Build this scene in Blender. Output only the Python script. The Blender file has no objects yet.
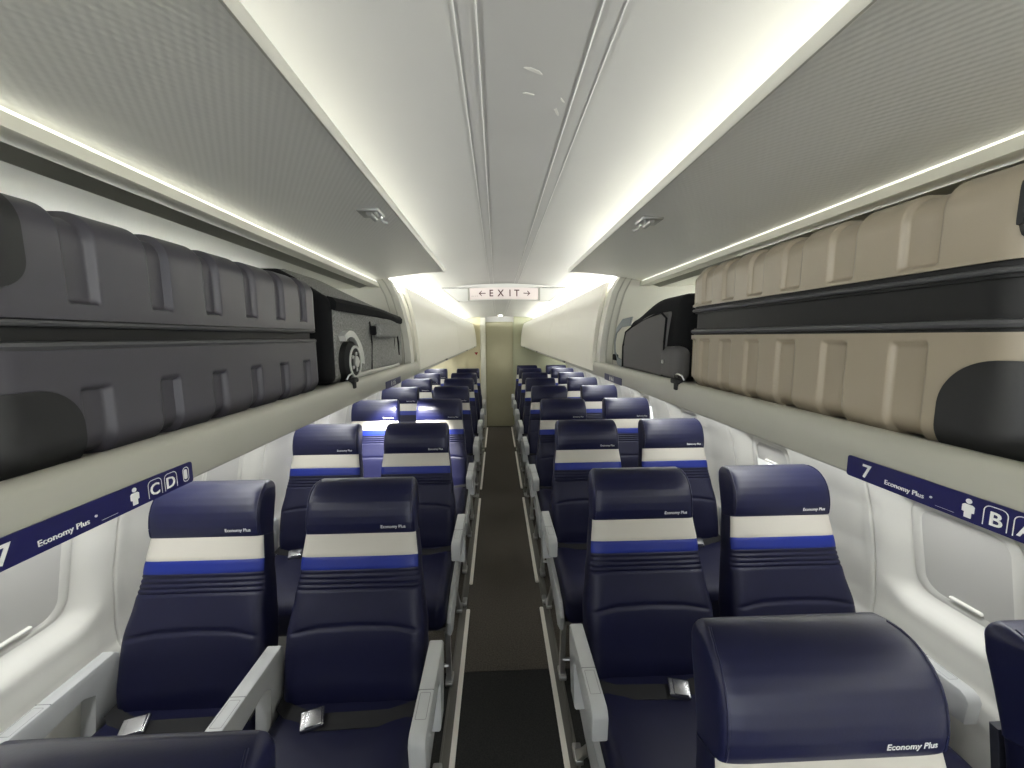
import bpy, bmesh, math, random
from mathutils import Vector, Matrix
random.seed(7)
SC = bpy.context.scene
COL = SC.collection
PI = math.pi

# ------------------------------------------------------------------ materials
def lin(c):
    return tuple(((v/255.0)/12.92 if v/255.0 <= 0.04045 else ((v/255.0+0.055)/1.055)**2.4) for v in c) + (1.0,)

def mat(name, rgb, rough=0.5, metal=0.0, spec=0.5, coat=0.0, noise=None, bump=None, weave=None, emit=None, sheen=0.0):
    """noise=(scale, amount); bump=(scale, strength, distance); weave=(freq, strength, distance)"""
    m = bpy.data.materials.new(name); m.use_nodes = True
    nt = m.node_tree; b = nt.nodes['Principled BSDF']
    b.inputs['Base Color'].default_value = lin(rgb)
    b.inputs['Roughness'].default_value = rough
    b.inputs['Metallic'].default_value = metal
    b.inputs['Specular IOR Level'].default_value = spec
    b.inputs['Coat Weight'].default_value = coat
    b.inputs['Sheen Weight'].default_value = sheen
    tc = nt.nodes.new('ShaderNodeTexCoord')
    if noise:
        n = nt.nodes.new('ShaderNodeTexNoise'); n.inputs['Scale'].default_value = noise[0]; n.inputs['Detail'].default_value = 6
        nt.links.new(tc.outputs['Object'], n.inputs['Vector'])
        mx = nt.nodes.new('ShaderNodeMix'); mx.data_type = 'RGBA'; mx.blend_type = 'MULTIPLY'
        mx.inputs['Factor'].default_value = 1.0
        mx.inputs[6].default_value = lin(rgb)
        mr = nt.nodes.new('ShaderNodeMapRange'); mr.inputs['From Min'].default_value = 0.3; mr.inputs['From Max'].default_value = 0.7
        mr.inputs['To Min'].default_value = 1-noise[1]; mr.inputs['To Max'].default_value = 1+noise[1]
        nt.links.new(n.outputs['Fac'], mr.inputs['Value'])
        nt.links.new(mr.outputs['Result'], mx.inputs[7])
        nt.links.new(mx.outputs[2], b.inputs['Base Color'])
    if bump:
        n2 = nt.nodes.new('ShaderNodeTexNoise'); n2.inputs['Scale'].default_value = bump[0]; n2.inputs['Detail'].default_value = 4
        nt.links.new(tc.outputs['Object'], n2.inputs['Vector'])
        bp = nt.nodes.new('ShaderNodeBump'); bp.inputs['Strength'].default_value = bump[1]; bp.inputs['Distance'].default_value = bump[2]
        nt.links.new(n2.outputs['Fac'], bp.inputs['Height']); nt.links.new(bp.outputs['Normal'], b.inputs['Normal'])
    if weave:
        sp = nt.nodes.new('ShaderNodeSeparateXYZ'); nt.links.new(tc.outputs['Object'], sp.inputs[0])
        def sine(sock, f, ph=0.0):
            a = nt.nodes.new('ShaderNodeMath'); a.operation = 'MULTIPLY_ADD'; a.inputs[1].default_value = f; a.inputs[2].default_value = ph
            nt.links.new(sock, a.inputs[0])
            s = nt.nodes.new('ShaderNodeMath'); s.operation = 'SINE'; nt.links.new(a.outputs[0], s.inputs[0]); return s.outputs[0]
        p = nt.nodes.new('ShaderNodeMath'); p.operation = 'MULTIPLY'
        nt.links.new(sine(sp.outputs[0], weave[0]), p.inputs[0]); nt.links.new(sine(sp.outputs[1], weave[0]*0.62), p.inputs[1])
        bp = nt.nodes.new('ShaderNodeBump'); bp.inputs['Strength'].default_value = weave[1]; bp.inputs['Distance'].default_value = weave[2]
        nt.links.new(p.outputs[0], bp.inputs['Height']); nt.links.new(bp.outputs['Normal'], b.inputs['Normal'])
    if emit:
        b.inputs['Emission Color'].default_value = lin(emit[0]); b.inputs['Emission Strength'].default_value = emit[1]
    return m

def heather(name, a, b_, scale):
    m = bpy.data.materials.new(name); m.use_nodes = True
    nt = m.node_tree; b = nt.nodes['Principled BSDF']; b.inputs['Roughness'].default_value = 0.9
    b.inputs['Specular IOR Level'].default_value = 0.2
    tc = nt.nodes.new('ShaderNodeTexCoord')
    mp = nt.nodes.new('ShaderNodeMapping'); mp.inputs['Scale'].default_value = (1.0, 0.6, 0.6)
    n = nt.nodes.new('ShaderNodeTexNoise'); n.inputs['Scale'].default_value = scale; n.inputs['Detail'].default_value = 5
    cr = nt.nodes.new('ShaderNodeValToRGB'); cr.color_ramp.elements[0].position = 0.35; cr.color_ramp.elements[1].position = 0.65
    cr.color_ramp.elements[0].color = lin(a); cr.color_ramp.elements[1].color = lin(b_)
    nt.links.new(tc.outputs['Object'], mp.inputs[0]); nt.links.new(mp.outputs[0], n.inputs['Vector'])
    nt.links.new(n.outputs['Fac'], cr.inputs[0]); nt.links.new(cr.outputs[0], b.inputs['Base Color'])
    bp = nt.nodes.new('ShaderNodeBump'); bp.inputs['Strength'].default_value = 0.3; bp.inputs['Distance'].default_value = 0.002
    nt.links.new(n.outputs['Fac'], bp.inputs['Height']); nt.links.new(bp.outputs['Normal'], b.inputs['Normal'])
    return m

M = {}
M['ceiling']  = mat('ceiling_plastic', (198, 197, 192), 0.45, noise=(3, 0.02))
M['ceilmid']  = mat('ceiling_centre_plastic', (184, 183, 179), 0.4, noise=(6, 0.03))
M['strip']    = mat('ceiling_strip_plastic', (186, 185, 181), 0.4)
M['ridge']    = mat('strip_edge', (226, 225, 220), 0.3)
M['wall']     = mat('sidewall_plastic', (214, 213, 206), 0.42, noise=(8, 0.015))
M['shade']    = mat('window_shade_plastic', (196, 195, 190), 0.5)
M['dado']     = mat('grey_plastic', (150, 152, 152), 0.5)
M['bin']      = mat('bin_plastic', (206, 204, 194), 0.42)
M['binin']    = mat('bin_inner_plastic', (214, 213, 204), 0.5)
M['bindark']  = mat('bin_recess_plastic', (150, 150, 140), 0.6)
M['door_in']  = mat('bin_door_textured', (240, 239, 232), 0.38, weave=(640, 0.15, 0.0014))
M['closed']   = mat('bin_door_smooth', (228, 225, 214), 0.4)
M['rail']     = mat('rail_plastic', (174, 173, 162), 0.36)
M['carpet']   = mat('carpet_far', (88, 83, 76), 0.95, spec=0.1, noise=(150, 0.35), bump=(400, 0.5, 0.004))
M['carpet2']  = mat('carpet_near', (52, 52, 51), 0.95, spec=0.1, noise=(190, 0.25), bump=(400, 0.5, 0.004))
M['navy']     = mat('navy_leather', (20, 23, 58), 0.36, spec=0.5, noise=(30, 0.06), bump=(260, 0.12, 0.001))
M['navy2']    = mat('navy_leather_body', (17, 19, 50), 0.46, spec=0.4, noise=(30, 0.06), bump=(260, 0.12, 0.001))
M['white_l']  = mat('pale_leather', (198, 194, 184), 0.5, bump=(260, 0.12, 0.001))
M['blue_l']   = mat('blue_leather', (9, 36, 130), 0.45)
M['shell']    = mat('seat_shell', (44, 46, 58), 0.5)
M['arm']      = mat('armrest_plastic', (188, 190, 190), 0.42)
M['armline']  = mat('armrest_groove', (120, 122, 122), 0.5)
M['alu']      = mat('aluminium', (190, 190, 188), 0.32, metal=0.9)
M['alud']     = mat('dull_aluminium', (120, 118, 112), 0.45, metal=0.7)
M['cover']    = mat('track_cover', (236, 231, 222), 0.4)
M['belt']     = mat('belt_webbing', (24, 24, 26), 0.7, weave=(1800, 0.3, 0.0006))
M['buckle']   = mat('brushed_steel', (200, 200, 202), 0.25, metal=1.0)
M['ink']      = mat('white_ink', (232, 232, 230), 0.5)
M['placard']  = mat('blue_placard', (14, 15, 80), 0.35)
M['greysuit'] = mat('charcoal_polycarbonate', (74, 72, 79), 0.38, spec=0.5, bump=(500, 0.1, 0.0006))
M['darkplas'] = mat('black_plastic', (34, 34, 35), 0.45)
M['zip']      = mat('black_zip_tape', (22, 22, 23), 0.6)
M['zipm']     = mat('zip_teeth', (92, 92, 94), 0.35, metal=0.4)
M['beige']    = mat('champagne_polycarbonate', (160, 149, 131), 0.36, spec=0.5, bump=(500, 0.1, 0.0006))
M['heather']  = heather('heather_grey_cloth', (118, 118, 116), (160, 160, 157), 420)
M['blackcl']  = mat('black_cloth', (26, 26, 28), 0.85, spec=0.2, bump=(600, 0.3, 0.001))
M['charcl']   = mat('charcoal_cloth', (98, 96, 96), 0.7, spec=0.35, bump=(900, 0.25, 0.0008))
M['lightpl']  = mat('pale_plastic', (206, 206, 202), 0.4)
M['strapg']   = mat('grey_webbing', (140, 146, 148), 0.8)
M['rubber']   = mat('black_rubber', (22, 22, 22), 0.7)
M['backdoor'] = mat('grey_green_laminate', (172, 168, 140), 0.45, noise=(3, 0.04))
M['cream']    = mat('cream_laminate', (230, 222, 186), 0.5)
M['greenish_dim'] = mat('olive_shaded_laminate', (172, 174, 146), 0.5)  # the weaker light on the right end wall is put into this darker colour
M['post']     = mat('white_post', (222, 220, 206), 0.4)
M['signw']    = mat('sign_face', (206, 196, 192), 0.4, emit=((240, 222, 216), 0.05))
M['signk']    = mat('sign_letters', (70, 30, 32), 0.5)
M['red']      = mat('red_sticker', (170, 40, 36), 0.5)
M['lamp']     = mat('lamp_tube', (255, 252, 235), 0.4, emit=((250, 254, 250), 9.0))
M['binled']   = mat('bin_light_strip', (255, 252, 235), 0.4, emit=((250, 252, 246), 0.42))
M['binfill']  = mat('bin_fill_tube', (255, 252, 235), 0.4, emit=((250, 254, 252), 12.0))
M['scuff']    = mat('scuff', (214, 212, 204), 0.6)
def glass():
    m = bpy.data.materials.new('window_pane'); m.use_nodes = True; nt = m.node_tree
    nt.nodes.remove(nt.nodes['Principled BSDF']); out = nt.nodes['Material Output']
    t = nt.nodes.new('ShaderNodeBsdfTransparent'); g = nt.nodes.new('ShaderNodeBsdfGlossy'); g.inputs['Roughness'].default_value = 0.05
    mx = nt.nodes.new('ShaderNodeMixShader'); mx.inputs[0].default_value = 0.07
    nt.links.new(t.outputs[0], mx.inputs[1]); nt.links.new(g.outputs[0], mx.inputs[2]); nt.links.new(mx.outputs[0], out.inputs[0])
    return m
M['glass'] = glass()

# ------------------------------------------------------------------ object helpers
def mesh_of(name, bm, mats, angle=40):
    bmesh.ops.recalc_face_normals(bm, faces=bm.faces)
    me = bpy.data.meshes.new(name); bm.to_mesh(me); bm.free()
    if not isinstance(mats, (list, tuple)): mats = [mats]
    for m in mats: me.materials.append(M[m])
    me.polygons.foreach_set('use_smooth', [True]*len(me.polygons))
    me.set_sharp_from_angle(angle=math.radians(angle))
    return me

def obj(name, bm, mats, parent=None, angle=40):
    o = bpy.data.objects.new(name, mesh_of(name, bm, mats, angle)); COL.objects.link(o)
    if parent is not None: o.parent = parent
    return o

def tag(o, label, cat, group=None):
    o['label'] = label; o['category'] = cat
    if group: o['group'] = group
    return o

def thing(name, label, cat, loc=(0, 0, 0), group=None):
    o = bpy.data.objects.new(name, None); COL.objects.link(o); o.location = loc; o.empty_display_size = 0.1
    return tag(o, label, cat, group)

def struct(name, bm, mats, parent=None, angle=40):
    o = obj(name, bm, mats, parent, angle)
    if parent is None: o['kind'] = 'structure'
    return o

def kids(o):
    return [c for c in bpy.data.objects if c.parent == o]

def dup(root, loc, label, group=None):
    r = root.copy(); COL.objects.link(r); r.location = loc; r['label'] = label
    if group: r['group'] = group
    for ch in CH[root.name]:
        c = ch.copy(); COL.objects.link(c); c.parent = r
        for g in CH.get(ch.name, []):
            d = g.copy(); COL.objects.link(d); d.parent = c
    return r
CH = {}
def register(root):
    CH[root.name] = kids(root)
    for c in CH[root.name]: CH[c.name] = kids(c)

# ------------------------------------------------------------------ shape helpers
def box(bm, x0, x1, y0, y1, z0, z1, mi=0):
    v = [bm.verts.new((x, y, z)) for x in (x0, x1) for y in (y0, y1) for z in (z0, z1)]
    fs = [(0, 1, 3, 2), (4, 6, 7, 5), (0, 4, 5, 1), (2, 3, 7, 6), (0, 2, 6, 4), (1, 5, 7, 3)]
    out = []
    for f in fs:
        F = bm.faces.new([v[i] for i in f]); F.material_index = mi; out.append(F)
    return out

def bbox(bm, x0, x1, y0, y1, z0, z1, r=0.004, seg=2, mi=0):
    fs = box(bm, x0, x1, y0, y1, z0, z1, mi)
    ed = list({e for f in fs for e in f.edges})
    bmesh.ops.bevel(bm, geom=ed, offset=r, segments=seg, affect='EDGES', profile=0.5)

def axis_samples(h, r, n, k):
    if r <= 0: return [-h + 2*h*i/n for i in range(n+1)]
    e = [r*math.tan(PI/4*i/k) for i in range(1, k+1)]
    inner = [-(h-r) + 2*(h-r)*i/n for i in range(n+1)]
    return [-(h-r)-q for q in reversed(e)] + inner + [(h-r)+q for q in e]

def rbox(bm, c, size, r, n=(4, 4, 4), k=4, fn=None, keep=None, off=0.0, mi=0):
    """a box with round edges; fn(p, nrm) -> moved point; keep(p) -> bool keeps a face"""
    h = [s/2 for s in size]; r = min(r, min(h)*0.999)
    A = [axis_samples(h[i], r, n[i], k) for i in range(3)]
    N = [len(a)-1 for a in A]; V = {}
    def vert(i, j, l):
        key = (i, j, l)
        if key in V: return V[key]
        p = Vector((A[0][i], A[1][j], A[2][l]))
        q = Vector([max(-(h[t]-r), min(h[t]-r, p[t])) for t in range(3)])
        d = p-q
        nn = d.normalized() if d.length > 1e-9 else Vector((0, 0, 1))
        p = q + nn*(r+off)
        p = p + Vector(c)
        if fn: p = fn(p, nn)
        V[key] = bm.verts.new(p); return V[key]
    def quad(a, b, cc, d):
        vs = [vert(*a), vert(*b), vert(*cc), vert(*d)]
        if keep:
            m = sum((v.co for v in vs), Vector())/4
            if not keep(m): return
        f = bm.faces.new(vs); f.material_index = mi
    for i in range(N[0]):
        for j in range(N[1]):
            for l in (0, N[2]): quad((i, j, l), (i+1, j, l), (i+1, j+1, l), (i, j+1, l))
    for i in range(N[0]):
        for l in range(N[2]):
            for j in (0, N[1]): quad((i, j, l), (i+1, j, l), (i+1, j, l+1), (i, j, l+1))
    for j in range(N[1]):
        for l in range(N[2]):
            for i in (0, N[0]): quad((i, j, l), (i, j+1, l), (i, j+1, l+1), (i, j, l+1))
    loose = [v for v in bm.verts if not v.link_faces]
    if loose: bmesh.ops.delete(bm, geom=loose, context='VERTS')

def loft(bm, rings, caps=True, mi=0, closed=True):
    R = [[bm.verts.new(p) for p in ring] for ring in rings]
    n = len(R[0])
    for a, b in zip(R, R[1:]):
        for i in range(n if closed else n-1):
            j = (i+1) % n
            f = bm.faces.new((a[i], a[j], b[j], b[i])); f.material_index = mi
    if caps and closed:
        for ring in (R[0], R[-1]):
            f = bm.faces.new(ring); f.material_index = mi
    return R

def tube(bm, pts, r, n=8, mi=0, caps=True):
    pts = [Vector(p) for p in pts]; rings = []
    up = Vector((0, 0, 1))
    for i, p in enumerate(pts):
        d = (pts[min(i+1, len(pts)-1)] - pts[max(i-1, 0)]).normalized()
        a = d.cross(up)
        if a.length < 1e-4: a = d.cross(Vector((1, 0, 0)))
        a.normalize(); b = a.cross(d).normalized()
        rr = r[i] if isinstance(r, (list, tuple)) else r
        rings.append([p + a*rr*math.cos(2*PI*t/n) + b*rr*math.sin(2*PI*t/n) for t in range(n)])
    loft(bm, rings, caps, mi)

def cyl(bm, c, axis, r, length, n=24, mi=0, bevel=0.0):
    c = Vector(c); a = Vector(axis).normalized()
    e = bevel
    prof = [(-length/2, r-e), (-length/2+e, r), (length/2-e, r), (length/2, r-e)] if e > 0 else [(-length/2, r), (length/2, r)]
    u = a.orthogonal().normalized(); v = a.cross(u)
    rings = [[c + a*t + u*rr*math.cos(2*PI*k/n) + v*rr*math.sin(2*PI*k/n) for k in range(n)] for t, rr in prof]
    loft(bm, rings, True, mi)

def prism_x(bm, poly, x0, x1, bev=0.0, seg=2, mi=0):
    """poly of (y, z) extruded along x"""
    a = [bm.verts.new((x0, y, z)) for y, z in poly]; b = [bm.verts.new((x1, y, z)) for y, z in poly]
    n = len(poly); fs = []
    fs.append(bm.faces.new(a)); fs.append(bm.faces.new(b[::-1]))
    for i in range(n):
        j = (i+1) % n; fs.append(bm.faces.new((a[j], a[i], b[i], b[j])))
    for f in fs: f.material_index = mi
    if bev > 0:
        ed = list(fs[0].edges) + list(fs[1].edges)
        bmesh.ops.bevel(bm, geom=ed, offset=bev, segments=seg, affect='EDGES', profile=0.5)

def prism_y(bm, poly, y0, y1, mi=0, steps=1):
    """poly of (x, z) swept along y"""
    rings = [[(x, y0+(y1-y0)*i/steps, z) for x, z in poly] for i in range(steps+1)]
    loft(bm, rings, True, mi)

def rrect(w, h, r, n=6, cx=0.0, cy=0.0):
    pts = []
    for qx, qy, a0 in ((w/2-r, h/2-r, 0), (-w/2+r, h/2-r, PI/2), (-w/2+r, -h/2+r, PI), (w/2-r, -h/2+r, 1.5*PI)):
        for i in range(n+1):
            a = a0+PI/2*i/n; pts.append((cx+qx+r*math.cos(a), cy+qy+r*math.sin(a)))
    return pts

def plate(bm, outline, frame, t, mi=0, bev=0.0):
    """outline of (u, v) placed by frame(u, v, n); a slab from n=0 to n=t"""
    if bev > 0:
        cx = sum(p[0] for p in outline)/len(outline); cy = sum(p[1] for p in outline)/len(outline)
        def ins(e):
            out = []
            for u, v in outline:
                d = math.hypot(u-cx, v-cy) or 1
                out.append((u-(u-cx)/d*e, v-(v-cy)/d*e))
            return out
        rings = [[frame(u, v, 0) for u, v in outline], [frame(u, v, t-bev) for u, v in outline], [frame(u, v, t) for u, v in ins(bev)]]
    else:
        rings = [[frame(u, v, 0) for u, v in outline], [frame(u, v, t) for u, v in outline]]
    loft(bm, rings, True, mi)

def ring_plate(bm, outer, inner, frame, t, mi=0, chamf=0.0):
    n = len(outer)
    levels = [(outer, 0), (outer, t-chamf), (outer if chamf == 0 else [(o[0]*0.5+i[0]*0.5, o[1]*0.5+i[1]*0.5) for o, i in zip(outer, inner)], t), (inner, t-chamf*1.5), (inner, 0)]
    rings = [[bm.verts.new(frame(u, v, h)) for u, v in o] for o, h in levels]
    for a, b in zip(rings, rings[1:]):
        for i in range(n):
            j = (i+1) % n
            f = bm.faces.new((a[i], a[j], b[j], b[i])); f.material_index = mi

def text_bm(body, size, frame, depth=0.0006, align='LEFT', bold=0.0, sx=1.0, shear=0.0, spacing=1.0):
    cu = bpy.data.curves.new('lettering', 'FONT'); cu.body = body; cu.size = size; cu.extrude = depth/2
    cu.align_x = align; cu.offset = bold; cu.resolution_u = 3; cu.shear = shear; cu.space_character = spacing
    to = bpy.data.objects.new('lettering_tmp', cu); COL.objects.link(to)
    dg = bpy.context.evaluated_depsgraph_get(); dg.update()
    me = bpy.data.meshes.new_from_object(to.evaluated_get(dg))
    bm = bmesh.new(); bm.from_mesh(me)
    bmesh.ops.triangulate(bm, faces=bm.faces)
    for v in bm.verts: v.co = Vector(frame(v.co.x*sx, v.co.y, v.co.z+depth/2))
    bpy.data.objects.remove(to); bpy.data.curves.remove(cu); bpy.data.meshes.remove(me)
    return bm

def merge_bm(dst, src):
    tmp = bpy.data.meshes.new('tmp'); src.to_mesh(tmp); src.free(); dst.from_mesh(tmp); bpy.data.meshes.remove(tmp)

def interp(tab, t):
    if t <= tab[0][0]: return tab[0][1]
    for (a, va), (b, vb) in zip(tab, tab[1:]):
        if t <= b:
            f = (t-a)/(b-a); f = f*f*(3-2*f); return va+(vb-va)*f
    return tab[-1][1]
def linterp(tab, t):
    if t <= tab[0][0]: return tab[0][1]
    for (a, va), (b, vb) in zip(tab, tab[1:]):
        if t <= b: return va+(vb-va)*(t-a)/(b-a)
    return tab[-1][1]
def smooth(a, b, x):
    t = max(0.0, min(1.0, (x-a)/(b-a))); return t*t*(3-2*t)

# ------------------------------------------------------------------ camera
F_PX = 395.0; VPX, VPY = 497.0, 337.0; ROLL = -0.012
ax = Vector((VPX-512, -(VPY-384), F_PX)).normalized()            # the cabin's long axis seen in camera axes (x right, y up, z ahead)
upc = Vector((math.sin(ROLL), math.cos(ROLL), 0)); upc = (upc - ax*upc.dot(ax)).normalized()
rt = ax.cross(upc)
if rt.x < 0: rt = -rt
B = Matrix((rt, ax, upc))                                        # camera axes -> world
right = B @ Vector((1, 0, 0)); up = B @ Vector((0, 1, 0)); fwd = B @ Vector((0, 0, 1))
cam = bpy.data.objects.new('camera', bpy.data.cameras.new('camera')); COL.objects.link(cam)
mw = Matrix((right, up, -fwd)).transposed().to_4x4(); mw.translation = Vector((-0.027, 0.0, 1.57))
cam.matrix_world = mw
cam.data.sensor_width = 36.0; cam.data.lens = 36.0*F_PX/1024.0; cam.data.clip_start = 0.02
SC.camera = cam

Y0, Y1 = -2.0, 6.80
# ------------------------------------------------------------------ the room shell
WALLP = [(0.0, 1.10), (0.12, 1.16), (0.3, 1.225), (0.5, 1.258), (0.68, 1.262), (0.85, 1.245), (1.0, 1.215), (1.15, 1.17), (1.3, 1.11), (1.46, 1.02)]
def wx(z): return linterp(WALLP, z)
WZ, WH, WW = 0.925, 0.27, 0.215          # window centre height, shade height, shade width
WPITCH = 0.77
WC = [0.988 + WPITCH*k for k in range(-2, 8)]
WLEAN = (wx(1.04)-wx(0.81))/0.23
def sd_rr(u, v, a, b, r):
    qx, qy = abs(u)-a+r, abs(v)-b+r
    return math.hypot(max(qx, 0), max(qy, 0)) + min(max(qx, qy), 0) - r
def wall_depth(y, z):
    d = 0.0
    k = min(WC, key=lambda c: abs(c-y)); u = y-k; v = z-WZ
    s = sd_rr(u, v, 0.178, 0.205, 0.075)
    d += 0.046*smooth(0.016, -0.060, s)
    pil = abs(abs(u)-WPITCH/2)                                  # soft pillar between two windows
    d -= 0.012*smooth(0.17, 0.05, pil)*smooth(0.45, 0.7, z)
    g = u-0.222
    d += 0.007*math.exp(-(g/0.0032)**2); d -= 0.008*smooth(0.045, 0.010, abs(g))*smooth(0.30, 0.62, z)                           # panel joint
    d += 0.006*math.exp(-((z-0.60)/0.006)**2)                   # joint above the lower panel
    if z < 0.60: d -= 0.010
    return d
OPEN = {1: [3, 5], -1: []}
def make_wall(s, name):
    bm = bmesh.new()
    ys = []; y = Y0
    while y < Y1: ys.append(y); y += 0.0125 if -0.2 < y < 2.3 else 0.025
    ys.append(Y1)
    for c in WC:
        for q in (-0.009, -0.006, -0.004, -0.002, 0.0, 0.002, 0.004, 0.006, 0.009):
            if Y0 < c+0.222+q < Y1: ys.append(c+0.222+q)
    ys = sorted(set(round(v, 4) for v in ys))
    zs = [1.46*i/112 for i in range(113)]
    G = [[bm.verts.new((s*(wx(z)+wall_depth(y, z)), y, z)) for z in zs] for y in ys]
    for i in range(len(ys)-1):
        for j in range(len(zs)-1):
            ym, zm = (ys[i]+ys[i+1])/2, (zs[j]+zs[j+1])/2
            hole = any(sd_rr(ym-WC[k], zm-WZ, WW/2+0.004, WH/2+0.004, 0.05) < 0 for k in OPEN[s])
            if hole: continue
            bm.faces.new((G[i][j], G[i+1][j], G[i+1][j+1], G[i][j+1]))
    # liner behind the bins, up to the ceiling
    pr = [(1.02, 1.46), (1.0, 1.6), (0.93, 1.74), (0.80, 1.845)]
    loft(bm, [[(s*x, yy, z) for x, z in pr] for yy in (Y0, Y1)], closed=False)
    struct(name, bm, 'wall', angle=60)
make_wall(-1, 'wall_left'); make_wall(1, 'wall_right')

n_win = 0
for s in (-1, 1):
    for k, c in enumerate(WC):
        if k == 0: continue
        n_win += 1
        opened = k in OPEN[s]
        base = bpy.data.objects.new('window_%d' % n_win, None); COL.objects.link(base); base['kind'] = 'structure'
        base.location = (s*(wx(WZ)+0.046), c, WZ)
        T = Vector((s*WLEAN, 0, 1)).normalized(); Nn = Vector((-s, 0, 0)); Nn = (Nn - T*Nn.dot(T)).normalized()
        def fr(u, v, n, T=T, Nn=Nn): return Vector((0, u, 0)) + T*v + Nn*n
        bm = bmesh.new()
        ring_plate(bm, rrect(WW+0.05, WH+0.05, 0.062), rrect(WW-0.004, WH-0.004, 0.045), fr, 0.012, chamf=0.004)
        obj('window_frame', bm, 'wall', base)
        bm = bmesh.new()
        if opened:
            top = WH/2; drop = {3: 0.36, 5: 0.3}[k]*WH
            plate(bm, [(-WW/2, top-drop), (WW/2, top-drop), (WW/2, top), (-WW/2, top)], lambda u, v, n: fr(u, v, n-0.006), 0.005)
            obj('shade', bm, 'shade', base)
            bm = bmesh.new(); plate(bm, rrect(WW+0.01, WH+0.01, 0.05), lambda u, v, n: fr(u, v, n-0.03), 0.003)
            obj('pane', bm, 'glass', base)
            bm = bmesh.new()       # reveal around the opening
            o = rrect(WW+0.012, WH+0.012, 0.05)
            loft(bm, [[fr(u, v, 0.004) for u, v in o], [fr(u, v, -0.05) for u, v in o]], caps=False)
            obj('reveal', bm, 'wall', base)
            hz = top-drop+0.014
        else:
            plate(bm, rrect(WW, WH, 0.046), lambda u, v, n: fr(u, v, n+0.001), 0.005)
            obj('shade', bm, 'shade', base); hz = -WH/2+0.012
        bm = bmesh.new()
        rbox(bm, (0, 0, 0), (0.014, 0.080, 0.011), 0.0045, (1, 3, 1), 3)
        for v in bm.verts: v.co = fr(v.co.y, hz+v.co.z, 0.008-v.co.x)
        obj('shade_handle', bm, 'wall', base)

# floor
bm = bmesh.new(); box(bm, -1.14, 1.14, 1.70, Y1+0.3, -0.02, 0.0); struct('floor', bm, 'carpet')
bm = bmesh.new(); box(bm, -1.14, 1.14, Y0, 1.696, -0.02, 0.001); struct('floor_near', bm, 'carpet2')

# ceiling
CX = 0.0225
CPROF = [(0.0, 1.9195), (0.068, 1.919), (0.0681, 1.919), (0.092, 1.9188), (0.15, 1.9175), (0.2, 1.916), (0.34, 1.908), (0.46, 1.897), (0.58, 1.880), (0.68, 1.862), (0.80, 1.845)]
bm = bmesh.new()
half = CPROF
pts = [(-x, z) for x, z in reversed(half[1:])] + half
rings = []
yy = Y0
for yy in (Y0, 0.0, 1.0, 2.0, 3.0, 4.0, 5.0, 6.0, Y1+0.3):
    rings.append([(CX+x, yy, z) for x, z in pts])
loft(bm, rings, closed=False)
for f in bm.faces:
    if abs(f.calc_center_median().x-CX) < 0.068: f.material_index = 1
ceil = struct('ceiling', bm, ['ceiling', 'ceilmid'], angle=50)
for k, (xa, xb) in enumerate(((-0.0695, -0.0455), (0.090, 0.1145))):
    bm = bmesh.new()
    prism_y(bm, [(xa+0.001, 1.9205), (xa+0.001, 1.9186), (xb-0.001, 1.9186), (xb-0.001, 1.9205)], Y0, Y1, mi=0)
    for xx in (xa, xb):
        prism_y(bm, [(xx-0.0010, 1.9195), (xx-0.0007, 1.9178), (xx+0.0007, 1.9178), (xx+0.0010, 1.9195)], Y0, Y1, mi=1)
    struct('trim_%d' % (k+1), bm, ['strip', 'ridge'], angle=12)
for k, (x, y, a, l) in enumerate(((0.026, 0.565, 0.5, 0.013), (0.022, 0.615, 0.3, 0.008), (0.070, 0.66, 1.2, 0.010), (0.074, 0.63, 1.0, 0.006))):
    bm = bmesh.new()
    o = [(l*math.cos(t)*(1+0.3*math.sin(3*t+k)), l*0.3*math.sin(t)*(1+0.3*math.cos(2*t))) for t in [2*PI*i/14 for i in range(14)]]
    plate(bm, o, lambda u, v, n: (x+u*math.cos(a)-v*math.sin(a), y+u*math.sin(a)+v*math.cos(a), 1.9192-n), 0.0006)
    o = obj('scuff_mark', bm, 'scuff', ceil)

# bulkhead behind the last row
bm = bmesh.new(); box(bm, -1.3, -0.305, Y1, Y1+0.03, 0, 1.93); struct('wall_back_left', bm, 'cream')
bm = bmesh.new(); box(bm, 0.262, 1.3, Y1, Y1+0.03, 0, 1.93); struct('wall_back_right', bm, 'greenish_dim')
bm = bmesh.new(); bbox(bm, -0.312, -0.222, Y1-0.05, Y1+0.06, 0, 1.90, 0.012, 3); struct('trim_3', bm, 'post')
bm = bmesh.new(); box(bm, -1.3, 1.3, Y1+0.06, Y1+0.09, 1.832, 1.95); box(bm, -0.24, 0.30, Y1+0.05, Y1+0.1, 1.80, 1.95); struct('wall_back_header', bm, 'ceiling')
d1 = bpy.data.objects.new('door_1', None); COL.objects.link(d1); d1['kind'] = 'structure'; d1.location = (0.012, Y1, 0)
bm = bmesh.new(); rbox(bm, (0.0, 0.06, 0.915), (0.475, 0.09, 1.825), 0.022, (8, 1, 10), 4)
obj('door_panel', bm, 'backdoor', d1)
bm = bmesh.new(); bbox(bm, 0.226, 0.25, 0.02, 0.055, 0.03, 1.82, 0.006, 2); obj('edge_strip', bm, 'greenish_dim', d1)
# small round spot lamp in the ceiling in front of that door
t = thing('ceiling_spotlight', 'small round ceiling spotlight above the grey-green door at the cabin end', 'lamp', (0.03, 6.3, 1.915))
bm = bmesh.new(); cyl(bm, (0, 0, -0.004), (0, 0, 1), 0.045, 0.012, 24, bevel=0.003); obj('rim', bm, 'post', t)
bm = bmesh.new(); cyl(bm, (0, 0, -0.011), (0, 0, 1), 0.030, 0.006, 20, bevel=0.001); obj('lens', bm, 'lamp', t)
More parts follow.
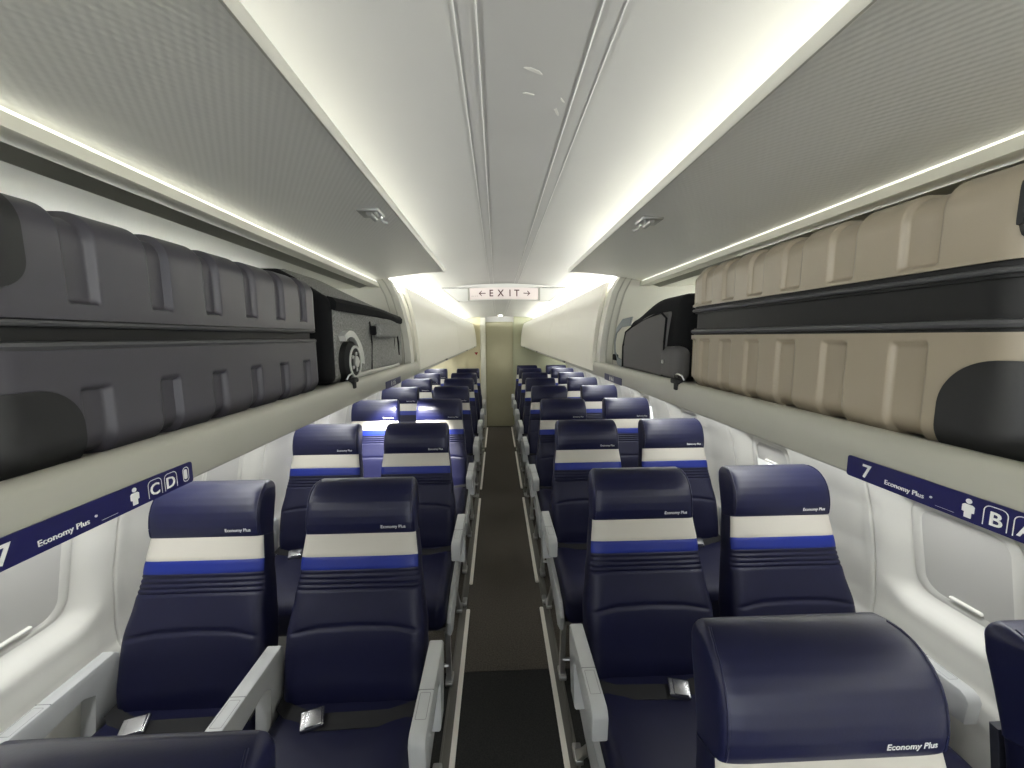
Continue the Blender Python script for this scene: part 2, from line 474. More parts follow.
# red triangle sticker
bm = bmesh.new(); plate(bm, [(-0.032, 0.02), (0.032, 0.02), (0.0, -0.03)], lambda u, v, n: (-0.385+u, Y1-n, 1.292+v), 0.002)
tag(obj('triangle_sticker', bm, 'red'), 'small red downward triangle sticker on the cream wall at the cabin end', 'sticker')

# ------------------------------------------------------------------ overhead bins
SIDE = {-1: 'dark suitcase side', 1: 'beige suitcase side'}
def P(s, poly): return [(s*x, z) for x, z in poly]
RAIL = [(0.47, 1.4545), (0.405, 1.461), (0.398, 1.466), (0.390, 1.4665), (0.384, 1.463), (0.3805, 1.456), (0.380, 1.446), (0.380, 1.413), (0.3825, 1.4095), (0.388, 1.408), (0.47, 1.408)]
for s in (-1, 1):
    t = thing('bin_rail', 'long pale grey rail along the bottom of the overhead bins on the ' + SIDE[s], 'rail', (0, 0, 0))
    bm = bmesh.new(); prism_y(bm, P(s, RAIL), Y0, Y1-0.01, steps=6); obj('rail_front', bm, 'rail', t, 50)
    bm = bmesh.new(); prism_y(bm, P(s, [(0.468, 1.408), (0.468, 1.418), (1.06, 1.43), (1.06, 1.40), (0.8, 1.404)]), Y0, Y1-0.01); obj('service_panel', bm, 'bin', t)

BACKP = [(0.985, 1.454), (0.985, 1.58), (0.955, 1.68), (0.88, 1.755), (0.80, 1.79)]
def arc_door(x0, z0, x1, z1, bulge, n=10):
    """a curved section from (x0,z0) to (x1,z1), bulging by 'bulge' to its left-hand side"""
    out = []
    dx, dz = x1-x0, z1-z0; L = math.hypot(dx, dz)
    for i in range(n+1):
        t = i/n; b = bulge*4*t*(1-t)
        out.append((x0+dx*t - dz/L*b, z0+dz*t + dx/L*b))
    return out
def thick(sec, th):
    n = len(sec); inner = []
    for i, (x, z) in enumerate(sec):
        a = sec[max(i-1, 0)]; b = sec[min(i+1, n-1)]; dx, dz = b[0]-a[0], b[1]-a[1]; L = math.hypot(dx, dz)
        inner.append((x + dz/L*th, z - dx/L*th))
    return sec + inner[::-1]
DIV = [(0.385, 1.453), (0.384, 1.50), (0.389, 1.56), (0.398, 1.62), (0.411, 1.68), (0.428, 1.74), (0.452, 1.79), (0.468, 1.812), (0.50, 1.825), (0.53, 1.80), (0.62, 1.78), (0.80, 1.79), (0.93, 1.70), (0.985, 1.58), (0.985, 1.453)]

def latch_on(parent, s, y, x, z):
    bm = bmesh.new()
    rbox(bm, (s*(x+0.014), y, z), (0.046, 0.05, 0.010), 0.004, (2, 2, 1), 2)
    for dy in (-0.016, 0.016):
        tube(bm, [(s*(x+0.0), y+dy, z-0.004), (s*(x-0.006), y+dy, z-0.014), (s*(x-0.014), y+dy*1.3, z-0.016)], 0.0032, 8)
    cyl(bm, (s*(x+0.012), y, z-0.007), (0, 1, 0), 0.0055, 0.042, 12)
    return obj('latch', bm, 'alu', parent)

def open_bin(s, ya, yb, what):
    t = thing('overhead_bin', 'open overhead bin with raised textured door above the ' + what, 'overhead bin', (0, 0, 0), 'overhead bins')
    bm = bmesh.new(); box(bm, min(s*0.44, s*0.99), max(s*0.44, s*0.99), ya, yb, 1.440, 1.4535); obj('shelf', bm, 'binin', t)
    bm = bmesh.new(); prism_y(bm, P(s, thick([(x, z) for x, z in BACKP], -0.008)), ya, yb); obj('back_panel', bm, 'binin', t, 60)
    # end panels with two raised arcs along the open edge
    bm = bmesh.new()
    prism_y(bm, P(s, DIV), yb-0.003, yb+0.055)
    rb = []
    for off, w in ((0.022, 0.004), (0.048, 0.004)):
        sec = [(x+off, z) for x, z in DIV[:8]]
        rb.append((sec, w))
    ep = obj('end_panel', bm, 'bin', t)
    for sec, w in rb:
        bm = bmesh.new(); prism_y(bm, P(s, thick(sec, w)), yb-0.009, yb-0.002); obj('edge_rib', bm, 'rail', ep)
    bm = bmesh.new(); prism_y(bm, P(s, DIV), ya-0.05, ya); obj('end_panel', bm, 'bin', t)
    # hinge strip with recess behind
    hx_, hz_ = (0.042, -0.018) if s > 0 else (0.004, -0.009)
    Q = lambda s, poly: P(s, [(x+hx_, z+hz_) for x, z in poly])
    bm = bmesh.new(); prism_y(bm, Q(s, [(0.495, 1.784), (0.498, 1.800), (0.53, 1.800), (0.531, 1.783), (0.499, 1.782)]), ya, yb); hs = obj('hinge_strip', bm, 'post', t)
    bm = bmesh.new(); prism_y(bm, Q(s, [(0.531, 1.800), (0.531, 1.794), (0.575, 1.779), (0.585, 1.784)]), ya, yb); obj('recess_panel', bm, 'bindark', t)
    bm = bmesh.new(); prism_y(bm, P(s, [(0.575+hx_, 1.779+hz_), (0.585+hx_, 1.786+hz_), (0.70, 1.782), (0.83, 1.784), (0.83, 1.776), (0.70, 1.765)]), ya, yb); obj('roof_panel', bm, 'binin', t)
    bm = bmesh.new(); prism_y(bm, Q(s, [(0.499, 1.8005), (0.499, 1.8045), (0.506, 1.8045), (0.506, 1.8005)]), ya+0.02, yb-0.02); obj('light_strip', bm, 'binled', hs)
    bm = bmesh.new(); tube(bm, [(s*0.90, ya+0.05, 1.715), (s*0.90, yb-0.06, 1.715)], 0.006, 8); obj('bin_fill_tube', bm, 'binfill', t)  # unseen glowing tube added behind the bags to brighten the bin interior
    # raised door
    sec = [(0.262, 1.842), (0.30, 1.8402), (0.35, 1.836), (0.40, 1.830), (0.45, 1.823), (0.50, 1.8145), (0.56, 1.803), (0.62, 1.792)]
    bm = bmesh.new()
    sec = [(x-(0.020*(1-(x-0.262)/0.358) if s < 0 else 0.0), z-(0.010 if s > 0 else -0.004*(1-(x-0.262)/0.358))) for x, z in sec]
    prof = thick(sec, 0.011)
    prism_y(bm, P(s, prof), ya+0.005, yb+0.005)
    d = obj('door', bm, 'door_in', t, 30)
    bm = bmesh.new(); prism_y(bm, P(s, [(x-(0.020 if s < 0 else 0), z-(0.010 if s > 0 else -0.004)) for x, z in [(0.2555, 1.832), (0.2555, 1.8425), (0.258, 1.845), (0.270, 1.8445), (0.270, 1.8415), (0.2615, 1.8405), (0.262, 1.8295), (0.258, 1.8285)]]), ya+0.004, yb+0.006)
    obj('edge_trim', bm, 'bin', d)
    latch_on(d, s, 0.875, 0.274 if s < 0 else 0.290, 1.831 if s < 0 else 0.0+1.817)
    # catch on the rail
    bm = bmesh.new()
    yc = 0.985 if s < 0 else 0.885
    rbox(bm, (s*0.386, yc, 1.4665), (0.022, 0.034, 0.012), 0.004, (1, 2, 1), 2)
    rbox(bm, (s*0.3785, yc-0.008, 1.456), (0.008, 0.012, 0.018), 0.003, (1, 1, 1), 2)
    k = obj('catch', bm, 'rubber', t)
    bm = bmesh.new(); tube(bm, [(s*0.392, yc-0.017, 1.470), (s*0.388, yc-0.015, 1.480), (s*0.385, yc, 1.483), (s*0.388, yc+0.015, 1.480), (s*0.392, yc+0.017, 1.470)], 0.0022, 8)
    obj('catch_loop', bm, 'alu', k)
    return t
END = {-1: 1.655, 1: 1.575}
open_bin(-1, 0.06, END[-1], 'charcoal suitcase'); open_bin(1, 0.06, END[1], 'champagne suitcase')

def closed_bin(s, ya, yb, lab):
    t = thing('overhead_bin', lab, 'overhead bin', (0, 0, 0), 'overhead bins')
    bm = bmesh.new()
    prism_y(bm, P(s, [(0.40, 1.453), (0.40, 1.56), (0.425, 1.70), (0.455, 1.775), (0.60, 1.775), (0.80, 1.79), (0.93, 1.70), (0.985, 1.58), (0.985, 1.453)]), ya+0.03, yb-0.004)
    obj('body', bm, 'bin', t)
    sec = [(0.376, 1.425), (0.3765, 1.48), (0.380, 1.54), (0.386, 1.60), (0.395, 1.66), (0.407, 1.72), (0.420, 1.765), (0.433, 1.795)]
    bm = bmesh.new()
    sec2 = thick(sec, 0.014)
    prism_y(bm, P(s, sec2), ya+0.003, yb-0.003)
    obj('door', bm, 'closed', t, 30)
    bm = bmesh.new(); ym = (ya+yb)/2
    rbox(bm, (s*0.379, ym, 1.419), (0.016, 0.06, 0.012), 0.004, (1, 2, 1), 2); obj('latch', bm, 'alud', t)
closed_bin(-1, 1.80, 3.70, 'closed pale overhead bin beside the grey roller bag, under the exit sign')
closed_bin(-1, 3.70, 5.55, 'middle one of three closed overhead bins on the dark suitcase side')
closed_bin(-1, 5.55, 6.77, 'closed overhead bin touching the cream end wall above the red triangle sticker')
closed_bin(1, 1.66, 3.10, 'closed pale overhead bin beside the black soft bag, under the exit sign')
closed_bin(1, 3.10, 4.95, 'second closed overhead bin from the black soft bag')
closed_bin(1, 4.95, 6.77, 'closed overhead bin touching the shaded olive end wall on the beige suitcase side')

# cove lights above the bins, sidewall lights below them
for s in (-1, 1):
    t = thing('cove_light', 'long fluorescent cove light above the bins on the ' + SIDE[s], 'lamp', (0, 0, 0), 'cove lights')
    bm = bmesh.new(); prism_y(bm, P(s, [(0.672, 1.788), (0.672, 1.800), (0.70, 1.812), (0.705, 1.788)]), Y0+0.05, 6.7); obj('housing', bm, 'bin', t)
    bm = bmesh.new(); tube(bm, [(s*0.662, Y0+0.1, 1.807), (s*0.662, 6.65, 1.807)], 0.008, 10); obj('lamp_tube', bm, 'lamp', t)
def area(name, loc, sx, sy, power, direction, col=(0.985, 1, 1), spread=PI):
    l = bpy.data.lights.new(name, 'AREA'); l.shape = 'RECTANGLE'; l.size = sx; l.size_y = sy; l.energy = power; l.color = col; l.spread = spread
    o = bpy.data.objects.new(name, l); COL.objects.link(o); o.location = loc
    z = -Vector(direction).normalized(); y = Vector((0, 1, 0)); x = y.cross(z).normalized(); y = z.cross(x)
    m = Matrix((x, y, z)).transposed().to_4x4(); m.translation = Vector(loc); o.matrix_world = m
    return o
for s in (-1, 1):
    area('cove_lamp', (s*0.648, (Y0+6.7)/2, 1.812), 0.02, 8.5, 15.5, (-s*0.75, 0, 0.66))
    area('sidewall_lamp', (s*0.985, (Y0+6.7)/2, 1.398), 0.03, 8.5, 25.0, (s*0.55, 0, -0.8), (0.985, 1, 1))

# ------------------------------------------------------------------ exit sign
ES_Y = 2.6
t = thing('exit_sign', 'white lit sign hanging across the ceiling reading EXIT between two arrows', 'sign', (0.022, ES_Y, 1.85))
bm = bmesh.new()
N = 24
def archz(x, zt, sag): return zt - sag*(x/0.4)**2
top = [(-0.40+0.8*i/N) for i in range(N+1)]
poly = [(x, archz(x, 0.062, 0.03)) for x in top] + [(x, archz(x, -0.040, 0.030) if abs(x) < 0.285 else -0.040-0.0152+(abs(x)-0.285)*0.80) for x in reversed(top)]
prism_y(bm, poly, 0.006, 0.034)
obj('housing', bm, 'ceiling', t, 30)
bm = bmesh.new()
sp = [(-0.222+0.444*i/16) for i in range(17)]
prism_y(bm, [(x, archz(x, 0.036, 0.014)) for x in sp] + [(x, archz(x, -0.036, 0.014)) for x in reversed(sp)], -0.004, 0.006)
face = obj('sign_face', bm, 'signw', t, 30)
bm = bmesh.new()
bm.free()
for x in (-0.228, 0.228):
    bm = bmesh.new(); box(bm, x-0.005, x+0.005, -0.008, 0.008, -0.046, 0.032); obj('end_bracket', bm, 'bindark', t)
def sfr(x0): return lambda u, v, n: (x0+u, -0.0045-n, v-0.019-0.014*((x0+u)/0.4)**2)
for ch, x0 in (('E', -0.083), ('X', -0.022), ('I', 0.038), ('T', 0.082)):
    obj('letter', text_bm(ch, 0.060, sfr(x0), bold=0.0009, align='CENTER', sx=0.92), 'signk', face)
for sg, xc in ((-1, -0.140), (1, 0.146)):
    f = sfr(xc); bm = bmesh.new()
    def f2(u, v, n, f=f): return f(u, v+0.020, n)
    plate(bm, [(-0.021, -0.0026), (0.021, -0.0026), (0.021, 0.0026), (-0.021, 0.0026)], f2, 0.0006)
    plate(bm, [(sg*0.023, 0.0), (sg*0.004, 0.018), (sg*0.004, 0.0115), (sg*0.0155, 0.0), (sg*0.004, -0.0115), (sg*0.004, -0.018)], f2, 0.0007)
    obj('arrow', bm, 'signk', face)
bm = bmesh.new(); 
for i in range(4): merge_bm(bm, text_bm('-', 0.018, sfr(-0.206+0.011*i), align='CENTER', bold=0.0003))
obj('small_mark', bm, 'signk', face)
for s in (-1, 1):
    bm = bmesh.new()
    tube(bm, [(s*0.29, 0.016, -0.052), (s*0.385, 0.016, 0.024)], 0.006, 8)
    tube(bm, [(s*0.30, 0.02, -0.04), (s*0.31, 0.16, 0.02)], 0.006, 8)
    obj('side_brace', bm, 'rail', t)

# ------------------------------------------------------------------ row placards on the rails
def person_icon(bm, f, u0, h):
    o = [(h*0.13*math.cos(2*PI*i/16), h*0.86+h*0.13*math.sin(2*PI*i/16)) for i in range(16)]
    plate(bm, [(u0+u, v) for u, v in o], f, 0.0005)
    plate(bm, [(u0-h*0.26, h*0.30), (u0-h*0.15, h*0.28), (u0-h*0.15, 0.0), (u0+h*0.15, 0.0), (u0+h*0.15, h*0.28), (u0+h*0.26, h*0.30), (u0+h*0.26, h*0.62), (u0+h*0.17, h*0.69), (u0-h*0.17, h*0.69), (u0-h*0.26, h*0.62)], f, 0.0005)
def seat_box(bm, f, u0, w, h):
    n = 6; r = w*0.3
    path = [(-w/2, 0)] + [(-w/2+r-r*math.cos(PI/2*i/n), h-r+r*math.sin(PI/2*i/n)) for i in range(n+1)] + [(w/2-r+r*math.sin(PI/2*i/n), h-r+r*math.cos(PI/2*i/n)) for i in range(n+1)] + [(w/2, 0)]
    tk = 0.0008
    inn = [(-w/2+tk, 0)] + [(-w/2+r-(r-tk)*math.cos(PI/2*i/n), h-r+(r-tk)*math.sin(PI/2*i/n)) for i in range(n+1)] + [(w/2-r+(r-tk)*math.sin(PI/2*i/n), h-r+(r-tk)*math.cos(PI/2*i/n)) for i in range(n+1)] + [(w/2-tk, 0)]
    A = [bm.verts.new(f(u0+u, v, 0.0006)) for u, v in path]; Bv = [bm.verts.new(f(u0+u, v, 0.0006)) for u, v in inn]
    for i in range(len(A)-1): bm.faces.new((A[i], A[i+1], Bv[i+1], Bv[i]))
def placard(s, ya, yb, label, row, letters):
    """ya: the end where the text starts"""
    L = abs(yb-ya); d = 1 if yb > ya else -1; H = 0.0235
    t = thing('row_placard', label, 'sign', (s*0.3797, ya, 1.4082))
    f = lambda u, v, n: Vector((-s*(n+0.0004), d*u, v))
    bm = bmesh.new(); plate(bm, rrect(L, H, 0.003, 4, L/2, H/2), f, 0.0012); obj('plate', bm, 'placard', t)
    g = lambda u, v, n: f(u, v, n+0.0012)
    bm = bmesh.new()
    if row: merge_bm(bm, text_bm(row, 0.0205, lambda u, v, n: g(u+0.019, v+0.0045, n), bold=0.0003))
    if row: merge_bm(bm, text_bm('Economy Plus', 0.0069, lambda u, v, n: g(u+0.045, v+0.0055, n)))
    if row: merge_bm(bm, text_bm('\u00ae', 0.003, lambda u, v, n: g(u+0.0885, v+0.0085, n)))
    if row: plate(bm, [(0.094, 0.0034), (0.109, 0.0034), (0.109, 0.00358), (0.094, 0.00358)], g, 0.0004)
    o = (0.127 if s < 0 else 0.119) if row else L*0.35; o2 = 0.0225 if s < 0 else 0.0190
    person_icon(bm, lambda u, v, n: g(u, v+0.0035, n), o, 0.017)
    for i, ch in enumerate(letters):
        uc = o+o2+0.0195*i
        seat_box(bm, lambda u, v, n: g(u, v+0.003, n), uc, 0.0165, 0.0178)
        merge_bm(bm, text_bm(ch, 0.0165, lambda u, v, n: g(u+uc, v+0.0048, n), align='CENTER', bold=0.0002))
    if row:
        uc = o+o2+0.0195*2+0.001
        ring = rrect(0.0085, 0.0165, 0.0035, 5, uc, 0.0117); inn = rrect(0.0068, 0.0148, 0.003, 5, uc, 0.0117)
        A = [bm.verts.new(g(u, v, 0.0006)) for u, v in ring]; Bv = [bm.verts.new(g(u, v, 0.0006)) for u, v in inn]
        for i in range(len(A)): bm.faces.new((A[i], A[(i+1) % len(A)], Bv[(i+1) % len(A)], Bv[i]))
        plate(bm, rrect(0.0042, 0.0112, 0.002, 4, uc, 0.0117), g, 0.0005)
    obj('lettering', bm, 'ink', t)
placard(-1, 0.252, 0.452, 'blue row placard with letters C and D on the rail below the charcoal suitcase', '7', 'CD')
placard(1, 0.430, 0.230, 'blue row placard with number 7 and letters B and A below the champagne suitcase', '7', 'BA')
placard(-1, 1.25, 1.44, 'small blue row placard on the rail below the grey roller bag', '', 'CD')
placard(1, 1.475, 1.27, 'small blue row placard on the rail below the black soft bag', '', 'BA')

# ------------------------------------------------------------------ seats
TILT = math.radians(17.0); CT, ST = math.cos(TILT), math.sin(TILT); JZ = 0.44
def S(x, s, n): return Vector((x, s*ST - n*CT, JZ + s*CT + n*ST))     # s up the back, n towards the sitter
WID = [(0.0, 0.208), (0.12, 0.213), (0.22, 0.211), (0.33, 0.198), (0.42, 0.188), (0.53, 0.178)]
FRO = [(0.0, 0.030), (0.10, 0.044), (0.22, 0.050), (0.37, 0.042), (0.53, 0.040)]
BAK = [(0.0, -0.085), (0.2, -0.070), (0.53, -0.045)]
def quilt(x, s):
    w = abs(x)/0.21
    d = 0.0
    for c in (0.399, 0.384, 0.369, 0.354): d += 0.0048*math.exp(-((s-c)/0.0038)**2)
    c = 0.252-0.022*w*w
    d += 0.0062*math.exp(-((s-c)/0.0055)**2)*smooth(1.0, 0.8, w)
    for c in (0.4105, 0.4495): d += 0.002*math.exp(-((s-c)/0.002)**2)
    return d
def back_ring(s, n_pts=44, p=6.0):
    W = interp(WID, s); f = interp(FRO, s); b = interp(BAK, s); mid = (f+b)/2; D = (f-b)/2
    ring = []
    for i in range(n_pts):
        a = 2*PI*i/n_pts; c, q = math.cos(a), math.sin(a)
        x = W*math.copysign(abs(c)**(2/p), c); n = mid + D*math.copysign(abs(q)**(2/p), q)
        if q > 0:
            n -= quilt(x, s)*min(1, q*3)
            n += 0.014*smooth(0.55, 0.95, abs(x)/W)*smooth(0.40, 0.25, s)*q**0.5 - 0.004*smooth(0.55, 0.2, abs(x)/W)*smooth(0.42, 0.3, s)
        ring.append((x, n))
    return ring
HB, HT = 0.519, 0.690
def head_par(s):
    t = (s-HB)/(HT-HB)
    W = linterp([(0, 0.175), (0.06, 0.174), (0.3, 0.173), (0.7, 0.171), (0.86, 0.168), (0.94, 0.163), (0.98, 0.157), (1.0, 0.151)], t)
    f = linterp([(0, 0.040), (0.06, 0.047), (0.18, 0.055), (0.32, 0.060), (0.45, 0.062), (0.58, 0.060), (0.70, 0.053), (0.80, 0.043), (0.88, 0.030), (0.94, 0.015), (0.98, -0.002), (1.0, -0.018)], t)
    b = linterp([(0, -0.045), (0.7, -0.048), (0.9, -0.045), (0.97, -0.038), (1.0, -0.030)], t)
    return W, f, b
def head_ring(s, n_pts=48, p=9.0):
    W, f, b = head_par(s); mid = (f+b)/2; D = (f-b)/2; ring = []
    for i in range(n_pts):
        a = 2*PI*i/n_pts; c, q = math.cos(a), math.sin(a)
        x = W*math.copysign(abs(c)**(2/p), c); n = mid + D*math.copysign(abs(q)**(2/p), q)
        ring.append((x, n))
    return ring
def head_front(x, s):
    W, f, b = head_par(s); mid = (f+b)/2; D = (f-b)/2
    return mid + D*max(0.0, 1-abs(x/W)**9.0)**(1/9.0)
def section(name, s0, s1, ds, m, parent, ringf=back_ring):
    k = max(2, int((s1-s0)/ds)); bm = bmesh.new()
    ring0 = ringf(s0); N = len(ring0)
    R = loft(bm, [[S(x, s0+(s1-s0)*i/k, n) for x, n in ringf(s0+(s1-s0)*i/k)] for i in range(k+1)])
    if isinstance(m, list):          # the coloured band covers the front only, the flanks stay navy
        front = set(v for ring in R for j, v in enumerate(ring) if 0.07*PI < 2*PI*j/N < 0.93*PI)
        for f in bm.faces:
            if not all(v in front for v in f.verts): f.material_index = 1
    return obj(name, bm, m, parent, 55)

def arm_mesh(x0, x1):
    bm = bmesh.new()
    yb, yf, zt = 0.035, -0.285, 0.640
    poly = [(yb, zt-0.012), (yb-0.012, zt), (yf+0.022, zt), (yf+0.008, zt-0.007), (yf, zt-0.022), (yf+0.004, zt-0.085), (yf+0.035, zt-0.088), (yf+0.050, zt-0.070),
            (yb-0.11, zt-0.055), (yb-0.075, zt-0.075), (yb-0.105, zt-0.215), (yb-0.04, zt-0.215), (yb+0.0, zt-0.07)]
    prism_x(bm, poly, x0, x1, 0.005, 2)
    return bm
def arm_button(x0, x1):
    bm = bmesh.new(); zt = 0.640
    box(bm, x0+0.001, x1-0.001, -0.150, -0.1485, zt-0.003, zt+0.0006)
    r = rrect((x1-x0)*0.66, 0.075, 0.003, 3, (x0+x1)/2, -0.196); q = rrect((x1-x0)*0.66-0.0024, 0.0726, 0.002, 3, (x0+x1)/2, -0.196)
    A = [bm.verts.new((u, v, zt+0.0006)) for u, v in r]; Bv = [bm.verts.new((u, v, zt+0.0006)) for u, v in q]
    for i in range(len(A)): bm.faces.new((A[i], A[(i+1) % len(A)], Bv[(i+1) % len(A)], Bv[i]))
    return bm

def make_seat(kind, s):
    """kind 'aisle' or 'window'; s = the side of the cabin. The aisle lies towards x = -s."""
    t = thing('airline_seat', 'navy seat', 'seat', (0, 0, 0))
    a = -s
    section('backrest', 0.0, 0.4115, 0.0036, 'navy2', t)
    section('blue_band', 0.4115, 0.4500, 0.005, ['blue_l', 'navy2'], t)
    section('white_band', 0.4500, 0.5195, 0.006, ['white_l', 'navy2'], t)
    bm = bmesh.new()
    k = 44
    loft(bm, [[S(x, HB+(HT-HB)*i/k, n) for x, n in head_ring(HB+(HT-HB)*i/k)] for i in range(k+1)])
    for sg in (-1, 1):      # piping down both front corners
        pts = []
        for i in range(1, k):
            ss = HB+(HT-HB)*i/k; W, f, b = head_par(ss); pts.append(S(sg*W*0.955, ss, head_front(W*0.955, ss)+0.0004))
        tube(bm, pts, 0.0022, 6)
    head = obj('headrest', bm, 'navy', t, 55)
    # stitched words near the lower corner of the headrest
    bm = text_bm('Economy Plus', 0.0140, lambda u, v, n: S(0.068+u, 0.535+v, head_front(0.068+u, 0.535+v)+0.0006+n), bold=0.0002)
    obj('lettering', bm, 'ink', head)
    # rear shell
    bm = bmesh.new()
    prof = [(0.02, -0.083), (0.2, -0.074), (0.40, -0.060), (0.52, -0.050)]
    rings = []
    for ss, nb in prof:
        W = interp(WID, ss)-0.012
        rings.append([S(x, ss, n) for x, n in ((-W, nb+0.004), (-W+0.01, nb-0.016), (W-0.01, nb-0.016), (W, nb+0.004))])
    loft(bm, rings); obj('rear_shell', bm, 'shell', t)
    # cushion
    def cf(p, nn):
        y = p.y; z = p.z
        z += -0.018*smooth(-0.30, -0.47, y) - 0.012*smooth(-0.15, 0.0, y)
        if nn.z > 0.5: z -= 0.006*smooth(0.16, 0.05, abs(p.x))*smooth(-0.42, -0.3, y)
        return Vector((p.x, y, z))
    bm = bmesh.new(); rbox(bm, (0, -0.215, 0.425), (0.432, 0.49, 0.145), 0.042, (8, 12, 2), 5, cf); obj('seat_cushion', bm, 'navy2', t, 55)
    # belt and buckle
    bm = bmesh.new()
    bx = 0.045 if s > 0 else -0.085
    pts = [(-0.215 if s > 0 else 0.215, -0.05), (-0.14 if s > 0 else 0.12, -0.085), (bx, -0.09)]
    def strap(pts, w, zoff):
        rings = []
        for (x, y) in pts:
            rings.append([(x, y-w/2, zoff), (x, y+w/2, zoff+0.004), (x, y+w/2, zoff+0.007), (x, y-w/2, zoff+0.003)])
        loft(bm, rings)
    strap(pts, 0.048, 0.489)
    strap([(0.214 if s > 0 else -0.214, -0.02), (0.16 if s > 0 else -0.17, -0.055), (bx, -0.088)], 0.046, 0.488)
    belt = obj('belt_strap', bm, 'belt', t)
    bm = bmesh.new(); rbox(bm, (0, 0, 0), (0.062, 0.052, 0.018), 0.005, (3, 3, 1), 3)
    rbox(bm, (0.004, -0.002, 0.009), (0.044, 0.046, 0.008), 0.003, (2, 2, 1), 2)
    rot = Matrix.Rotation(-0.25 if s > 0 else 0.35, 3, 'Z') @ Matrix.Rotation(0.22, 3, 'X')
    for v in bm.verts: v.co = rot @ v.co + Vector((bx, -0.092, 0.504))
    obj('buckle', bm, 'buckle', belt)
    # frame and legs
    bm = bmesh.new()
    for yy in (-0.10, -0.36):
        tube(bm, [(-0.235, yy, 0.315), (0.235, yy, 0.315)], 0.019, 10)
    box(bm, -0.21, 0.21, -0.42, -0.03, 0.322, 0.338)
    obj('seat_frame', bm, 'alud', t)
    lx = a*0.212 if kind == 'aisle' else -a*0.13
    for (y0, y1) in ((-0.36, -0.34), (-0.10, 0.14)):
        bm = bmesh.new()
        w = 0.012
        rings = [[(lx-w, y0-0.02, 0.325), (lx+w, y0-0.02, 0.325), (lx+w, y0+0.02, 0.325), (lx-w, y0+0.02, 0.325)],
                 [(lx-w*0.8, (y0+y1)/2-0.014, 0.17), (lx+w*0.8, (y0+y1)/2-0.014, 0.17), (lx+w*0.8, (y0+y1)/2+0.014, 0.17), (lx-w*0.8, (y0+y1)/2+0.014, 0.17)],
                 [(lx-w, y1-0.022, 0.012), (lx+w, y1-0.022, 0.012), (lx+w, y1+0.022, 0.012), (lx-w, y1+0.022, 0.012)]]
        loft(bm, rings)
        rbox(bm, (lx, y1, 0.018), (0.034, 0.07, 0.022), 0.006, (1, 2, 1), 2)
        obj('leg', bm, 'alu', t)
    if kind == 'aisle':
        bm = bmesh.new(); tube(bm, [(lx, -0.35, 0.10), (lx, -0.36, 0.105), (-lx*0.9, -0.37, 0.105)], 0.008, 8); obj('baggage_bar', bm, 'alu', t)
        # curved side fairing below the aisle armrest
        bm = bmesh.new(); x0, x1 = sorted((a*0.220, a*0.238))
        prism_x(bm, [(0.02, 0.47), (-0.02, 0.44), (-0.25, 0.43), (-0.40, 0.415), (-0.44, 0.37), (-0.42, 0.30), (-0.36, 0.275), (-0.30, 0.31), (-0.10, 0.335), (0.05, 0.35)], x0, x1, 0.005, 2)
        obj('side_fairing', bm, 'arm', t)
        arms = [(a*0.248, 0.021), (-a*0.2425, 0.022)]
    else:
        arms = [(-a*0.245, 0.020)]
    for cx, hw in arms:
        ar = obj('armrest', arm_mesh(cx-hw, cx+hw), 'arm', t)
        obj('button_panel', arm_button(cx-hw, cx+hw), 'armline', ar)
    register(t)
    return t

TOPL = [0.42, 1.31, 2.19, 3.05, 3.83, 4.60, 5.30, 6.05]
TOPR = [0.585, 1.36, 2.20, 2.99, 3.80, 4.55, 5.24, 5.96, 6.60]
ORD = ['first', 'second', 'third', 'fourth', 'fifth', 'sixth', 'seventh', 'eighth', 'ninth']
for s, tops, sd in ((-1, TOPL, 'on the dark suitcase side'), (1, TOPR, 'on the beige suitcase side')):
    for kind, cx in (('aisle', 0.468), ('window', 0.953)):
        proto = make_seat(kind, s)
        grp = 'navy leather %s seats %s' % (kind, sd)
        for i, ty in enumerate(tops):
            lab = 'navy leather %s seat, %s row from the camera, %s' % (kind, ORD[i], sd)
            loc = (s*cx-(0.006 if s < 0 else 0.0), ty-0.205, 0)
            if s > 0 and i == 0: loc = (0.466, ty-0.205, 0) if kind == 'aisle' else (0.953, ty-0.235, 0)
            if i == 0:
                o = proto; o.location = loc; o['label'] = lab; o['group'] = grp
            else:
                o = dup(proto, loc, lab, grp)

# ------------------------------------------------------------------ seat tracks in the floor
for s in (-1, 1):
    t = thing('seat_track', 'dull metal seat track in the floor along the aisle on the ' + SIDE[s], 'seat track', (0, 0, 0))
    bm = bmesh.new()
    for xa, xb, zt in ((0.222, 0.230, 0.010), (0.252, 0.260, 0.010), (0.222, 0.260, 0.003)):
        box(bm, min(s*xa, s*xb), max(s*xa, s*xb), Y0, Y1-0.06, 0, zt)
    obj('channel', bm, 'alud', t)
    for yc in (2.24, 3.82, 5.38):
        bm = bmesh.new()
        rbox(bm, (s*0.236, yc-0.06, 0.014), (0.026, 0.06, 0.02), 0.004, (1, 2, 1), 2)
        cyl(bm, (s*0.236, yc-0.075, 0.024), (0, 0, 1), 0.009, 0.012, 10, bevel=0.002)
        obj('fitting', bm, 'alu', t)
    prev = Y0
    for yc in (2.24, 3.82, 5.38, Y1+0.06):
        c = bmesh.new(); box(c, min(s*0.201, s*0.222), max(s*0.201, s*0.222), prev, yc-0.12, 0.0, 0.013)
        bmesh.ops.bevel(c, geom=list(c.edges), offset=0.003, segments=2, affect='EDGES')
        obj('track_cover', c, 'cover', t); prev = yc+0.12

